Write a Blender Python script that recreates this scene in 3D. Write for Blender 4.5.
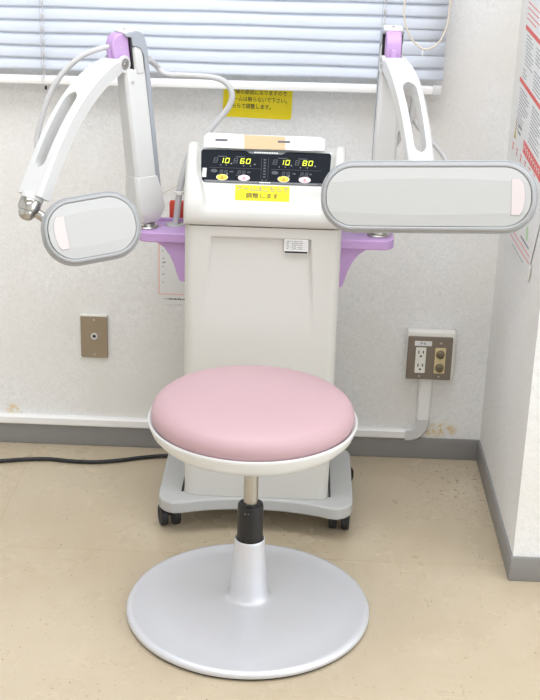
import bpy, bmesh, math, random
from mathutils import Vector, Matrix
random.seed(7)
C = bpy.context.scene.collection
for o in list(bpy.data.objects): bpy.data.objects.remove(o)
sc = bpy.context.scene
# ------------------------------------------------------------------ camera
cam = bpy.data.cameras.new('camera'); co = bpy.data.objects.new('camera', cam); C.objects.link(co)
PITCH, ROLL, YAW = .3685, .0305, -.0198
fw = Vector((math.sin(YAW)*math.cos(PITCH), math.cos(YAW)*math.cos(PITCH), -math.sin(PITCH)))
rt = Vector((math.cos(YAW), -math.sin(YAW), 0)); up = rt.cross(fw)
r2 = math.cos(ROLL)*rt + math.sin(ROLL)*up; u2 = -math.sin(ROLL)*rt + math.cos(ROLL)*up
M = Matrix((r2, u2, -fw)).transposed().to_4x4(); M.translation = Vector((.0772, -2.3782, 1.5127))
co.matrix_world = M
cam.sensor_fit = 'VERTICAL'; cam.sensor_height = 24; cam.sensor_width = 24; cam.lens = 1298.68/700*24
cam.clip_start = .05
sc.camera = co
# ------------------------------------------------------------------ light
w = bpy.data.worlds.new('world'); sc.world = w; w.use_nodes = True
bg = w.node_tree.nodes['Background']; bg.inputs[0].default_value = (.90, .95, 1.0, 1); bg.inputs[1].default_value = 2.1
def area(name, loc, sx, sy, power, col=(.905, .94, 1), rot=(0, 0, 0)):
    l = bpy.data.lights.new(name, 'AREA'); l.shape = 'RECTANGLE'; l.size = sx; l.size_y = sy; l.energy = power; l.color = col
    o = bpy.data.objects.new(name, l); C.objects.link(o); o.location = loc; o.rotation_euler = rot; return o
area('ceiling_lamp_light', (-.05, -.18, 2.40), 2.2, 1.0, 36)
area('ceiling_lamp_light', (-.30, -2.0, 2.40), 1.8, .9, 22)
sc.view_settings.view_transform = 'Standard'; sc.view_settings.look = 'None'
sc.view_settings.gamma = 1; sc.view_settings.use_curve_mapping = False
sc.view_settings.exposure = .08
# ------------------------------------------------------------------ materials
def srgb(r, g, b):
    f = lambda c: (c/255/12.92) if c/255 <= .04045 else ((c/255+.055)/1.055)**2.4
    return (f(r), f(g), f(b), 1)
def mat(name, col, rough=.5, metal=0, bump=0, scale=200, spec=.5, var=0, vscale=8, emit=0, coat=0, trans=0):
    m = bpy.data.materials.new(name); m.use_nodes = True; nt = m.node_tree; b = nt.nodes['Principled BSDF']
    c = srgb(*col); b.inputs['Base Color'].default_value = c; b.inputs['Roughness'].default_value = rough
    b.inputs['Metallic'].default_value = metal; b.inputs['Specular IOR Level'].default_value = spec
    b.inputs['Coat Weight'].default_value = coat; b.inputs['Transmission Weight'].default_value = trans
    tc = nt.nodes.new('ShaderNodeTexCoord')
    if bump:
        n = nt.nodes.new('ShaderNodeTexNoise'); n.inputs['Scale'].default_value = scale; n.inputs['Detail'].default_value = 3
        nt.links.new(tc.outputs['Object'], n.inputs['Vector'])
        bp = nt.nodes.new('ShaderNodeBump'); bp.inputs['Strength'].default_value = bump; bp.inputs['Distance'].default_value = .002
        nt.links.new(n.outputs['Fac'], bp.inputs['Height']); nt.links.new(bp.outputs['Normal'], b.inputs['Normal'])
    if var:
        n = nt.nodes.new('ShaderNodeTexNoise'); n.inputs['Scale'].default_value = vscale; n.inputs['Detail'].default_value = 4
        nt.links.new(tc.outputs['Object'], n.inputs['Vector'])
        mx = nt.nodes.new('ShaderNodeMix'); mx.data_type = 'RGBA'
        mx.inputs['A'].default_value = c; mx.inputs['B'].default_value = tuple(v*(1-var) for v in c[:3])+(1,)
        nt.links.new(n.outputs['Fac'], mx.inputs['Factor']); nt.links.new(mx.outputs['Result'], b.inputs['Base Color'])
    if emit:
        b.inputs['Emission Color'].default_value = c; b.inputs['Emission Strength'].default_value = emit
    return m
def N(nt, t, **k):
    n = nt.nodes.new(t)
    for a, v in k.items(): setattr(n, a, v)
    return n
def ramp(nt, src, p0, p1):
    r = N(nt, 'ShaderNodeMapRange'); r.inputs['From Min'].default_value = p0; r.inputs['From Max'].default_value = p1
    nt.links.new(src, r.inputs['Value']); return r.outputs['Result']
def mixc(nt, fac, a, b):
    m = N(nt, 'ShaderNodeMix'); m.data_type = 'RGBA'
    for s, v in (('Factor', fac), ('A', a), ('B', b)):
        if hasattr(v, 'default_value') or hasattr(v, 'links'): nt.links.new(v, m.inputs[s])
        else: m.inputs[s].default_value = v
    return m.outputs['Result']
def math_(nt, op, a, b=None):
    m = N(nt, 'ShaderNodeMath'); m.operation = op
    for i, v in enumerate((a, b)):
        if v is None: continue
        if hasattr(v, 'links'): nt.links.new(v, m.inputs[i])
        else: m.inputs[i].default_value = v
    return m.outputs[0]
def wall_mat():
    m = bpy.data.materials.new('vinyl_wallpaper'); m.use_nodes = True; nt = m.node_tree; b = nt.nodes['Principled BSDF']
    b.inputs['Roughness'].default_value = .75; b.inputs['Specular IOR Level'].default_value = .3
    g = N(nt, 'ShaderNodeNewGeometry'); P = g.outputs['Position']
    n1 = N(nt, 'ShaderNodeTexNoise'); n1.inputs['Scale'].default_value = 105; n1.inputs['Detail'].default_value = 6; n1.inputs['Roughness'].default_value = .62
    n1.inputs['Distortion'].default_value = 1.2
    n2 = N(nt, 'ShaderNodeTexNoise'); n2.inputs['Scale'].default_value = 3.2; n2.inputs['Detail'].default_value = 3
    for n in (n1, n2): nt.links.new(P, n.inputs['Vector'])
    c = mixc(nt, ramp(nt, n1.outputs['Fac'], .36, .62), srgb(230, 230, 228), srgb(243, 242, 241))
    c2 = mixc(nt, ramp(nt, n2.outputs['Fac'], .45, .8), c, srgb(232, 229, 223))
    # yellow water stains above the skirting, at two spots
    sx = N(nt, 'ShaderNodeSeparateXYZ'); nt.links.new(P, sx.inputs[0]); X, Z = sx.outputs['X'], sx.outputs['Z']
    n3 = N(nt, 'ShaderNodeTexNoise'); n3.inputs['Scale'].default_value = 75; n3.inputs['Detail'].default_value = 4; nt.links.new(P, n3.inputs['Vector'])
    nz = ramp(nt, n3.outputs['Fac'], (.36), .62)
    tot = None
    for cx, cz, rx, rz in ((.468, .083, .055, .024), (-.665, .098, .03, .02)):
        dx = math_(nt, 'DIVIDE', math_(nt, 'SUBTRACT', X, cx), rx); dz = math_(nt, 'DIVIDE', math_(nt, 'SUBTRACT', Z, cz), rz)
        d = math_(nt, 'ADD', math_(nt, 'MULTIPLY', dx, dx), math_(nt, 'MULTIPLY', dz, dz))
        k = ramp(nt, d, 1.0, .1); tot = k if tot is None else math_(nt, 'ADD', tot, math_(nt, 'MULTIPLY', k, .6))
    c3 = mixc(nt, math_(nt, 'MULTIPLY', math_(nt, 'MULTIPLY', tot, nz), 1.0), c2, srgb(212, 178, 88))
    nt.links.new(c3, b.inputs['Base Color'])
    bp = N(nt, 'ShaderNodeBump'); bp.inputs['Strength'].default_value = .5; bp.inputs['Distance'].default_value = .002
    nt.links.new(n1.outputs['Fac'], bp.inputs['Height']); nt.links.new(bp.outputs['Normal'], b.inputs['Normal'])
    return m
def floor_mat():
    m = bpy.data.materials.new('vinyl_floor'); m.use_nodes = True; nt = m.node_tree; b = nt.nodes['Principled BSDF']
    b.inputs['Specular IOR Level'].default_value = .9
    g = N(nt, 'ShaderNodeNewGeometry'); P = g.outputs['Position']
    def noise(s, d=4, r=.55, dist=0):
        n = N(nt, 'ShaderNodeTexNoise'); n.inputs['Scale'].default_value = s; n.inputs['Detail'].default_value = d
        n.inputs['Roughness'].default_value = r; n.inputs['Distortion'].default_value = dist
        nt.links.new(P, n.inputs['Vector']); return n.outputs['Fac']
    base = mixc(nt, ramp(nt, noise(2.2, 4, .5), .3, .75), srgb(204, 189, 163), srgb(180, 162, 133))
    base = mixc(nt, ramp(nt, noise(20, 6, .7), .3, 1.0), base, srgb(196, 182, 158))
    # small dark specks, denser near the corner
    sx = N(nt, 'ShaderNodeSeparateXYZ'); nt.links.new(P, sx.inputs[0]); X, Y = sx.outputs['X'], sx.outputs['Y']
    sp = ramp(nt, noise(150, 1, .5), .72, .76)
    base = mixc(nt, math_(nt, 'MULTIPLY', sp, .8), base, srgb(84, 70, 52))
    sp2 = ramp(nt, noise(85, 3, .6), .58, .68)
    dx = math_(nt, 'DIVIDE', math_(nt, 'SUBTRACT', X, .52), .16); dy = math_(nt, 'DIVIDE', math_(nt, 'SUBTRACT', Y, .62), .2)
    k = ramp(nt, math_(nt, 'ADD', math_(nt, 'MULTIPLY', dx, dx), math_(nt, 'MULTIPLY', dy, dy)), 1, 0)
    base = mixc(nt, math_(nt, 'MULTIPLY', sp2, k), base, srgb(112, 94, 70))
    # white scuffs
    n = N(nt, 'ShaderNodeTexNoise'); mp = N(nt, 'ShaderNodeMapping'); mp.inputs['Scale'].default_value = (9, 60, 1); mp.inputs['Rotation'].default_value = (0, 0, .5)
    nt.links.new(P, mp.inputs['Vector']); nt.links.new(mp.outputs[0], n.inputs['Vector']); n.inputs['Scale'].default_value = 1.4; n.inputs['Detail'].default_value = 3
    base = mixc(nt, math_(nt, 'MULTIPLY', ramp(nt, n.outputs['Fac'], .74, .82), .05), base, srgb(226, 214, 194))
    # tile seams every 0.9 m
    def seam(v, off, per=.9):
        f = math_(nt, 'FRACT', math_(nt, 'DIVIDE', math_(nt, 'ADD', math_(nt, 'SUBTRACT', v, off), 90*per), per))
        return ramp(nt, math_(nt, 'ABSOLUTE', math_(nt, 'SUBTRACT', f, .5)), .5-.0022/per, .5-.0005/per)
    s = math_(nt, 'MAXIMUM', seam(Y, .225), seam(X, -.607, 1.8))
    base = mixc(nt, math_(nt, 'MULTIPLY', s, .33), base, srgb(160, 124, 84))
    nt.links.new(base, b.inputs['Base Color'])
    nt.links.new(math_(nt, 'ADD', math_(nt, 'MULTIPLY', noise(5, 3), .16), .20), b.inputs['Roughness'])
    bp = N(nt, 'ShaderNodeBump'); bp.inputs['Strength'].default_value = .05; bp.inputs['Distance'].default_value = .002
    nt.links.new(noise(300, 1), bp.inputs['Height']); nt.links.new(bp.outputs['Normal'], b.inputs['Normal'])
    return m
def slat_mat():
    m = mat('blind_slat', (240, 243, 248), .35, bump=.05, scale=40); b = m.node_tree.nodes['Principled BSDF']; nt = m.node_tree
    tr = N(nt, 'ShaderNodeBsdfTranslucent'); tr.inputs[0].default_value = srgb(226, 238, 255)
    mx = N(nt, 'ShaderNodeMixShader'); mx.inputs[0].default_value = .32; out = nt.nodes['Material Output']
    nt.links.new(b.outputs[0], mx.inputs[1]); nt.links.new(tr.outputs[0], mx.inputs[2]); nt.links.new(mx.outputs[0], out.inputs[0]); return m
WALL, FLOOR, SLAT = wall_mat(), floor_mat(), slat_mat()
SKIRT = mat('grey_skirting', (146, 144, 142), .45, bump=.15, scale=120, var=.12, vscale=12)
CEIL = mat('ceiling_board', (236, 234, 230), .9, bump=.2, scale=90)
CREAM = mat('cream_plastic', (210, 209, 204), .38, bump=.03, scale=500)
CREAM2 = mat('cream_panel', (207, 205, 199), .42, bump=.03, scale=500)
WHITE = mat('white_plastic', (212, 212, 211), .33, bump=.02, scale=400)
PADW = mat('pad_front_plastic', (186, 186, 184), .36, bump=.03, scale=400)
PADG = mat('pad_rim_grey', (166, 167, 168), .38, bump=.03, scale=400)
BASEG = mat('light_grey_plastic', (184, 184, 182), .45, bump=.06, scale=400)
CHAN = mat('grey_channel_metal', (165, 170, 178), .4, .3, bump=.02, scale=300)
PURP = mat('lilac_plastic', (192, 156, 206), .42, bump=.03, scale=400)
PINKL = mat('pale_pink_window', (212, 201, 200), .25, bump=.02, scale=300)
CHROME = mat('chrome', (190, 188, 184), .06, 1, bump=.005, scale=100)
STEEL = mat('brushed_steel', (190, 188, 184), .3, 1, bump=.04, scale=300)
SILVER = mat('silver_paint', (222, 223, 228), .36, .4, bump=.1, scale=700, var=.04, vscale=30)
SILVERD = mat('silver_paint_edge', (205, 208, 212), .34, .4, bump=.12, scale=700)
BLACK = mat('black_plastic', (26, 26, 28), .35, bump=.04, scale=300)
RUBBER = mat('black_rubber', (30, 30, 34), .5, bump=.05, scale=300)
PINK = mat('pink_vinyl', (190, 157, 162), .5, bump=.08, scale=900, coat=.06, var=.03, vscale=10)
SHELL = mat('white_seat_shell', (224, 224, 222), .3, bump=.02, scale=300)
HOSE = mat('grey_hose', (198, 197, 197), .42, bump=.05, scale=200)
CORDW = mat('cream_cord', (222, 212, 196), .6, bump=.1, scale=600)
YELLOW = mat('yellow_label', (242, 220, 12), .5, bump=.02, scale=200)
PAPER = mat('white_paper', (232, 232, 231), .6, bump=.04, scale=200)
TAPE = mat('tan_tape', (218, 186, 146), .5, bump=.05, scale=200)
INK = mat('dark_ink', (52, 50, 48), .6, bump=.01)
INKL = mat('grey_ink', (140, 140, 144), .6, bump=.01)
REDI = mat('red_ink', (222, 96, 92), .6, bump=.01)
PINKI = mat('salmon_ink', (242, 190, 170), .6, bump=.01)
GREENI = mat('green_ink', (190, 220, 180), .6, bump=.01)
GLASSY = mat('black_glossy_panel', (20, 24, 32), .25, bump=.01, scale=60, spec=.05)
PGREY = mat('panel_grey', (96, 98, 102), .35, bump=.01)
PGHOST = mat('panel_unlit_segment', (82, 84, 88), .4, bump=.01, spec=.2)
LED = mat('lit_segment', (225, 245, 40), .4, bump=.01, emit=.85)
BTNY = mat('yellow_button', (250, 205, 20), .4, bump=.01)
BTNP = mat('pink_button', (246, 200, 212), .4, bump=.01)
ORANGE = mat('orange_red_ink', (226, 84, 30), .5, bump=.01)
RED = mat('red_plastic', (226, 84, 62), .4, bump=.02)
PLATE = mat('taupe_plate', (158, 144, 124), .38, .35, bump=.03, scale=200)
PLATE2 = mat('dark_taupe_plate', (128, 117, 106), .38, .3, bump=.03, scale=200)
BRONZE = mat('aged_metal', (134, 124, 104), .4, .6, bump=.03)
IVORY = mat('ivory_insert', (226, 208, 160), .45, bump=.02)
SOCK = mat('white_socket', (238, 236, 228), .4, bump=.02)
TRUNK = mat('trunking_plastic', (244, 243, 241), .42, bump=.03, scale=200)
ALU = mat('window_aluminium', (196, 198, 200), .4, .6, bump=.03)
GLASS = mat('window_glass', (250, 252, 255), .02, bump=.002, trans=1)
# ------------------------------------------------------------------ mesh helpers
def setp(o, label=None, cat=None, group=None, kind=None):
    for k, v in (('label', label), ('category', cat), ('group', group), ('kind', kind)):
        if v: o[k] = v
    return o
def wloc(o):
    v = Vector((0, 0, 0))
    while o: v += o.location; o = o.parent
    return v
def obj(name, bm, m, parent=None, origin=None, smooth=40, bevel=0, seg=2):
    if not isinstance(m, (list, tuple)): m = [m]
    bmesh.ops.recalc_face_normals(bm, faces=bm.faces)
    me = bpy.data.meshes.new(name)
    off = wloc(parent) if parent else Vector((0, 0, 0))
    loc = Vector(origin) if origin else off
    bmesh.ops.translate(bm, verts=bm.verts, vec=-loc)
    bm.to_mesh(me); bm.free()
    for x in m: me.materials.append(x)
    if smooth: me.polygons.foreach_set('use_smooth', [True]*len(me.polygons)); me.set_sharp_from_angle(angle=math.radians(smooth))
    o = bpy.data.objects.new(name, me); C.objects.link(o)
    if parent: o.parent = parent
    o.location = loc - off
    if bevel:
        b = o.modifiers.new('bevel', 'BEVEL'); b.width = bevel; b.segments = seg; b.limit_method = 'ANGLE'; b.angle_limit = math.radians(40)
        b.harden_normals = False
    return o
def empty(name, loc, label, cat, group=None):
    o = bpy.data.objects.new(name, None); C.objects.link(o); o.location = loc; o.empty_display_size = .05
    return setp(o, label, cat, group)
def B(): return bmesh.new()
def box(bm, a, b, bev=0, seg=2, mi=0, T=None):
    r = bmesh.ops.create_cube(bm, size=1); vs = r['verts']
    for v in vs: v.co = Vector([(a[i]+b[i])/2 + v.co[i]*(b[i]-a[i]) for i in range(3)])
    fs = set(f for v in vs for f in v.link_faces)
    for f in fs: f.material_index = mi
    if bev:
        es = list(set(e for v in vs for e in v.link_edges))
        q = bmesh.ops.bevel(bm, geom=es, offset=bev, segments=seg, affect='EDGES', profile=.5)
        vs = list(set(v for f in q['faces'] for v in f.verts) | set(v for v in vs if v.is_valid))
        for f in q['faces']: f.material_index = mi
    if T is not None:
        for v in vs: v.co = T @ v.co
    return vs
def lathe(bm, prof, n=64, T=None, mi=0):
    T = T or Matrix.Identity(4); rows = []
    for r, z in prof:
        if r < 1e-6: rows.append([bm.verts.new(T @ Vector((0, 0, z)))])
        else: rows.append([bm.verts.new(T @ Vector((r*math.cos(2*math.pi*i/n), r*math.sin(2*math.pi*i/n), z))) for i in range(n)])
    for a, b in zip(rows, rows[1:]):
        for i in range(n):
            j = (i+1) % n
            if len(a) == 1 and len(b) == 1: continue
            q = [a[0], b[i], b[j]] if len(a) == 1 else ([a[i], a[j], b[0]] if len(b) == 1 else [a[i], a[j], b[j], b[i]])
            f = bm.faces.new(q); f.material_index = mi
    return rows
def smooth_path(pts, n=8):
    P = [Vector(p) for p in pts]; P = [P[0]*2-P[1]] + P + [P[-1]*2-P[-2]]; out = []
    for i in range(1, len(P)-2):
        a, b, c, d = P[i-1:i+3]
        for k in range(n):
            t = k/n; out.append(.5*((2*b)+(c-a)*t+(2*a-5*b+4*c-d)*t*t+(3*b-a-3*c+d)*t**3))
    out.append(P[-2]); return out
def tube(bm, pts, r, n=12, sm=8, mi=0, closed=False):
    P = smooth_path(pts, sm) if sm else [Vector(p) for p in pts]
    rows = []; u = None
    for i, p in enumerate(P):
        t = (P[min(i+1, len(P)-1)]-P[max(i-1, 0)]).normalized()
        if u is None: u = t.orthogonal().normalized()
        else: u = (u - t*u.dot(t)).normalized()
        v = t.cross(u); rr = r(i/(len(P)-1)) if callable(r) else r
        rows.append([bm.verts.new(p+rr*(u*math.cos(2*math.pi*k/n)+v*math.sin(2*math.pi*k/n))) for k in range(n)])
    for a, b in zip(rows, rows[1:]):
        for k in range(n):
            f = bm.faces.new([a[k], a[(k+1) % n], b[(k+1) % n], b[k]]); f.material_index = mi
    for e in (rows[0], rows[-1]): bm.faces.new(e).material_index = mi
def prism(bm, poly, h0, h1, T=None, mi=0):
    T = T or Matrix.Identity(4)
    a = [bm.verts.new(T @ Vector((x, y, h0))) for x, y in poly]; b = [bm.verts.new(T @ Vector((x, y, h1))) for x, y in poly]
    n = len(poly); fs = [bm.faces.new(a), bm.faces.new(b)]
    for i in range(n): fs.append(bm.faces.new([a[i], a[(i+1) % n], b[(i+1) % n], b[i]]))
    for f in fs: f.material_index = mi
    return fs
def frame(o, u, v, n):
    T = Matrix((Vector(u), Vector(v), Vector(n))).transposed().to_4x4(); T.translation = Vector(o); return T
def rrect(w, h, r, n=6, cx=0, cy=0):
    out = []
    for sx, sy, a0 in ((1, 1, 0), (-1, 1, 90), (-1, -1, 180), (1, -1, 270)):
        for k in range(n+1):
            a = math.radians(a0+90*k/n); out.append((cx+sx*(w/2-r)+r*math.cos(a), cy+sy*(h/2-r)+r*math.sin(a)))
    return out
def ellipse(a, b, n=28, cx=0, cy=0): return [(cx+a*math.cos(2*math.pi*k/n), cy+b*math.sin(2*math.pi*k/n)) for k in range(n)]
XW = frame((0, 0, 0), (1, 0, 0), (0, 0, 1), (0, -1, 0))         # faces the room: (x, z, towards camera)
def text(name, s, size, T, m, parent, align='CENTER', sx=1, shear=0):
    cu = bpy.data.curves.new(name, 'FONT'); cu.body = s; cu.size = size; cu.align_x = align; cu.align_y = 'CENTER'
    cu.extrude = .0001; cu.offset = .0001; cu.shear = shear; cu.resolution_u = 3
    t = bpy.data.objects.new('tmp', cu); C.objects.link(t)
    bpy.context.view_layer.update()
    me = bpy.data.meshes.new_from_object(t.evaluated_get(bpy.context.evaluated_depsgraph_get()))
    bpy.data.objects.remove(t)
    bm = B(); bm.from_mesh(me); bpy.data.meshes.remove(me)
    for v in bm.verts: v.co.x *= sx; v.co = T @ v.co
    for f in bm.faces: f.material_index = 0
    return obj(name, bm, m, parent, smooth=0)
# ------------------------------------------------------------------ room
YB, XR, YP = .78, .581, .169
def struct(name, bm, m, **k): return setp(obj(name, bm, m, **k), kind='structure')
bm = B(); box(bm, (-2.2, -3.6, -.1), (2.2, YB+.14, 0)); struct('floor', bm, FLOOR, smooth=0)
bm = B()                                                          # back wall around the window opening
WX0, WX1, WZ0, WZ1 = -1.35, .33, 1.03, 2.0
box(bm, (-2.2, YB, 0), (WX0, YB+.14, 2.5)); box(bm, (WX1, YB, 0), (XR+.5, YB+.14, 2.5))
box(bm, (WX0, YB, 0), (WX1, YB+.14, WZ0)); box(bm, (WX0, YB, WZ1), (WX1, YB+.14, 2.5))
struct('wall_back', bm, WALL, smooth=0)
bm = B(); box(bm, (XR, YP+.14, 0), (XR+.14, YB, 2.5)); struct('wall_right', bm, WALL, smooth=0)
bm = B(); box(bm, (XR, YP, 0), (2.2, YP+.14, 2.5)); struct('wall_pillar', bm, WALL, smooth=0)
bm = B(); box(bm, (-2.34, -3.6, 0), (-2.2, YB+.14, 2.5)); struct('wall_left', bm, WALL, smooth=0)
bm = B(); box(bm, (-2.34, -3.74, 0), (2.2, -3.6, 2.5)); struct('wall_front', bm, WALL, smooth=0)
bm = B(); box(bm, (-2.34, -3.6, 2.5), (2.2, YB+.14, 2.6)); struct('ceiling', bm, CEIL, smooth=0)
bh = .06
bm = B(); box(bm, (-2.2, YB-.006, 0), (XR, YB, bh), .002); struct('baseboard_back', bm, SKIRT)
bm = B(); box(bm, (XR-.006, YP-.004, 0), (XR, YB-.006, bh), .002); struct('baseboard_right', bm, SKIRT)
bm = B(); box(bm, (XR-.005, YP-.007, 0), (2.2, YP, bh), .002); struct('baseboard_pillar', bm, SKIRT)
bm = B()                                                          # window frame, two panes
for a, b in (((WX0, WZ0), (WX1, WZ0+.03)), ((WX0, WZ1-.03), (WX1, WZ1)), ((WX0, WZ0), (WX0+.03, WZ1)), ((WX1-.03, WZ0), (WX1, WZ1)), ((-.53, WZ0), (-.49, WZ1))):
    box(bm, (a[0], YB+.05, a[1]), (b[0], YB+.09, b[1]), .002)
wf = struct('window_1', bm, ALU)
bm = B(); box(bm, (WX0+.02, YB+.068, WZ0+.02), (WX1-.02, YB+.072, WZ1-.02)); obj('pane', bm, GLASS, wf, smooth=0)
# ceiling lamps (out of view)
for i, (x, y, sx, sy) in enumerate(((-.05, -.18, 2.2, 1.0), (-.30, -2.0, 1.8, .9))):
    bm = B(); box(bm, (x-sx/2-.03, y-sy/2-.03, 2.42), (x+sx/2+.03, y+sy/2+.03, 2.499), .004)
    o = obj('ceiling_light', bm, WHITE, origin=(x, y, 2.499))
    setp(o, ('white ceiling light housing nearer the window wall', 'larger white ceiling light housing far from the window wall')[i], 'light')
# ------------------------------------------------------------------ blind
BL0, BL1, BY = -1.42, .405, .733
bl = empty('venetian_blind', (0, BY, .975), 'white horizontal slat blind hanging over the window with beige loop cord', 'window blind')
tl = .0062
def zt(x): return tl*(x+.12)
bm = B(); pitch = .0295; ang = math.radians(79); W = .0335
nx = 24
for k in range(34):
    zc = 1.0225+pitch*k
    if k == 0: zc += .002
    rows = []
    for i in range(nx+1):
        x = BL0+(BL1-.0006*k*0-BL0)*i/nx; row = []
        kink = 0; da = 0
        if k in (2, 3) and i >= nx-1: kink = (.006 if k == 3 else -.003)*(i-nx+2)/2; da = .25
        if k == 0: da = -.12
        sag = .0008*math.sin(i*1.3+k)
        for j in range(7):
            s = (j/6-.5)*W; c = .0028*(1-(2*j/6-1)**2)
            ca, sa = math.cos(ang+da), math.sin(ang+da)
            # room side edge down
            row.append(bm.verts.new((x, BY + s*ca - c*sa, zc + s*sa + c*ca*.2 + zt(x) + sag + kink)))
        rows.append(row)
    for a, b in zip(rows, rows[1:]):
        for j in range(6): bm.faces.new([a[j], a[j+1], b[j+1], b[j]])
o = obj('slats', bm, SLAT, bl, smooth=50)
so = o.modifiers.new('thick', 'SOLIDIFY'); so.thickness = .0006
def zrot(bm):
    for v in bm.verts: v.co.z += zt(v.co.x)
bm = B(); box(bm, (BL0, BY-.012, .9755), (BL1-.022, BY+.012, .9945), .003); zrot(bm); obj('bottom_rail', bm, TRUNK, bl)
bm = B(); box(bm, (BL1-.0225, BY-.0135, .9738), (BL1-.001, BY+.0135, .9962), .003); zrot(bm); obj('rail_end_cap', bm, WHITE, bl)
bm = B(); box(bm, (BL0, BY-.018, 2.02), (BL1, BY+.02, 2.06), .003); obj('head_rail', bm, WHITE, bl)
for x in (-.54, .258, -1.2):
    bm = B(); pts = []
    for k in range(70):
        z = .99+k*pitch/2; pts.append((x+(.0025 if k % 2 else -.0015), BY-.021+(.003 if k % 2 else 0), z+zt(x)))
    tube(bm, pts, .0014, 6, 2)
    tube(bm, [(x-.005, BY-.019, .98+zt(x)), (x-.005, BY-.020, 1.5), (x-.005, BY-.019, 2.02)], .0008, 5, 4)
    for k in range(34):
        z = 1.0225+pitch*k+zt(x); T = Matrix.Translation((x+.001, BY-.022, z-.004)); lathe(bm, [(0, -.007), (.0032, -.003), (.0032, .003), (0, .007)], 6, T)
    obj('ladder_cord', bm, HOSE, bl)
for x, in ((-.5375,), (.262,)):
    bm = B(); lathe(bm, [(0, -.005), (.003, -.004), (.003, .004), (0, .005)], 10, Matrix.Translation((x, BY-.014, .968+zt(x)))); obj('cord_end_button', bm, BLACK, bl)
bm = B(); tube(bm, [(x, .695, z) for x, z in ((.303, 2.02), (.303, 1.6), (.303, 1.25), (.301, 1.19), (.302, 1.16), (.309, 1.135), (.322, 1.110), (.34, 1.094), (.355, 1.088), (.372, 1.093), (.388, 1.108), (.398, 1.13), (.403, 1.155), (.405, 1.19), (.405, 1.25), (.405, 1.6), (.405, 2.02))], .0022, 8, 5)
obj('loop_cord', bm, CORDW, bl)
bm = B(); lathe(bm, [(0, -.012), (.002, -.011), (.0022, -.004), (.0012, 0), (0, .002)], 8, Matrix.Translation((.350, .695, 1.085))); obj('cord_clip', bm, PAPER, bl)
# ------------------------------------------------------------------ things on the wall
Y0 = YB
def wallrect(bm, x0, z0, x1, z1, d0, d1, r=.003, mi=0): prism(bm, rrect(x1-x0, z1-z0, r, 4, (x0+x1)/2, (z0+z1)/2), d0-YB, d1-YB, XW, mi)
# yellow notice
NT = frame((-.034, YB-.0014, .930), (math.cos(-.02), 0, math.sin(-.02)), (-math.sin(-.02), 0, math.cos(-.02)), (0, -1, 0))
bm = B(); prism(bm, rrect(.178, .086, .003, 3, 0, .006), -.0012, 0, NT)
nt_ = setp(obj('wall_notice', bm, PAPER, origin=(-.034, YB, .93)), 'yellow notice in a white border on the wall below the blind', 'notice')
bm = B(); prism(bm, rrect(.168, .082, .008, 5, 0, .009), 0, .0004, NT); obj('yellow_sheet', bm, YELLOW, nt_)
for s, z, x_ in (('故障の原因になりますので', .030, -.066), ('アームは触らないで下さい。', .0125, -.070), ('こちらで調整します。', -.0045, -.074)):
    text('lettering', s, .0127, NT @ Matrix.Translation((x_, z, .0006)), INK, nt_, 'LEFT', .90)
# white leaflet partly behind the machine
bm = B(); wallrect(bm, -.283, .410, -.12, .60, .0003, .0016, .008)
lf = setp(obj('wall_leaflet', bm, PAPER, origin=(-.2, YB, .41)), 'white laminated leaflet with pink frame on the wall behind the lilac shelf', 'leaflet')
bm = B()
for a, b, c, d in ((-.276, .436, -.2735, .595), (-.276, .436, -.13, .4385)): wallrect(bm, a, b, c, d, .0016, .0019, .0005)
obj('pink_frame_line', bm, PINKI, lf)
bm = B()
for i in range(14):
    x = -.262+.0045*i+random.uniform(-.001, .001); wallrect(bm, x, .4225, x+(.0016 if i < 3 else .0036), .4225+random.uniform(.0026, .0042), .0016, .0019, .0003)
obj('printed_line', bm, INK, lf)
bm = B()
for r in range(6): wallrect(bm, -.266, .468+r*.021, -.263+.002*(r % 2), .4705+r*.021, .0016, .0019, .0003)
wallrect(bm, -.266, .520, -.258, .5235, .0016, .0019, .0003)
obj('printed_marks', bm, INKL, lf)
# left plate
bm = B(); wallrect(bm, -.479, .256, -.409, .374, 0, .0075, .004)
pl = setp(obj('wall_plate', bm, PLATE, origin=(-.444, YB, .252), bevel=.0015), 'taupe blank wall plate with a small round socket left of the machine', 'wall plate')
bm = B(); T = frame((-.4435, YB-.0075, .316), (1, 0, 0), (0, 0, 1), (0, -1, 0)); lathe(bm, [(.0045, .0005), (.0045, .002), (.0085, .0025), (.009, 0)], 24, T); obj('socket_ring', bm, WHITE, pl)
bm = B(); lathe(bm, [(0, .001), (.0045, .001), (.0045, .0004)], 20, T); obj('socket_hole', bm, BLACK, pl)
for z in (.361, .265):
    bm = B(); lathe(bm, [(0, .0008), (.0028, .0006), (.003, 0)], 14, frame((-.4435, YB-.0075, z), (1, 0, 0), (0, 0, 1), (0, -1, 0))); obj('screw', bm, STEEL, pl)
bm = B(); box(bm, (-.479, YB-.0085, .3695), (-.409, YB-.0005, .3755), .0015); obj('top_edge', bm, SOCK, pl)
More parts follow.
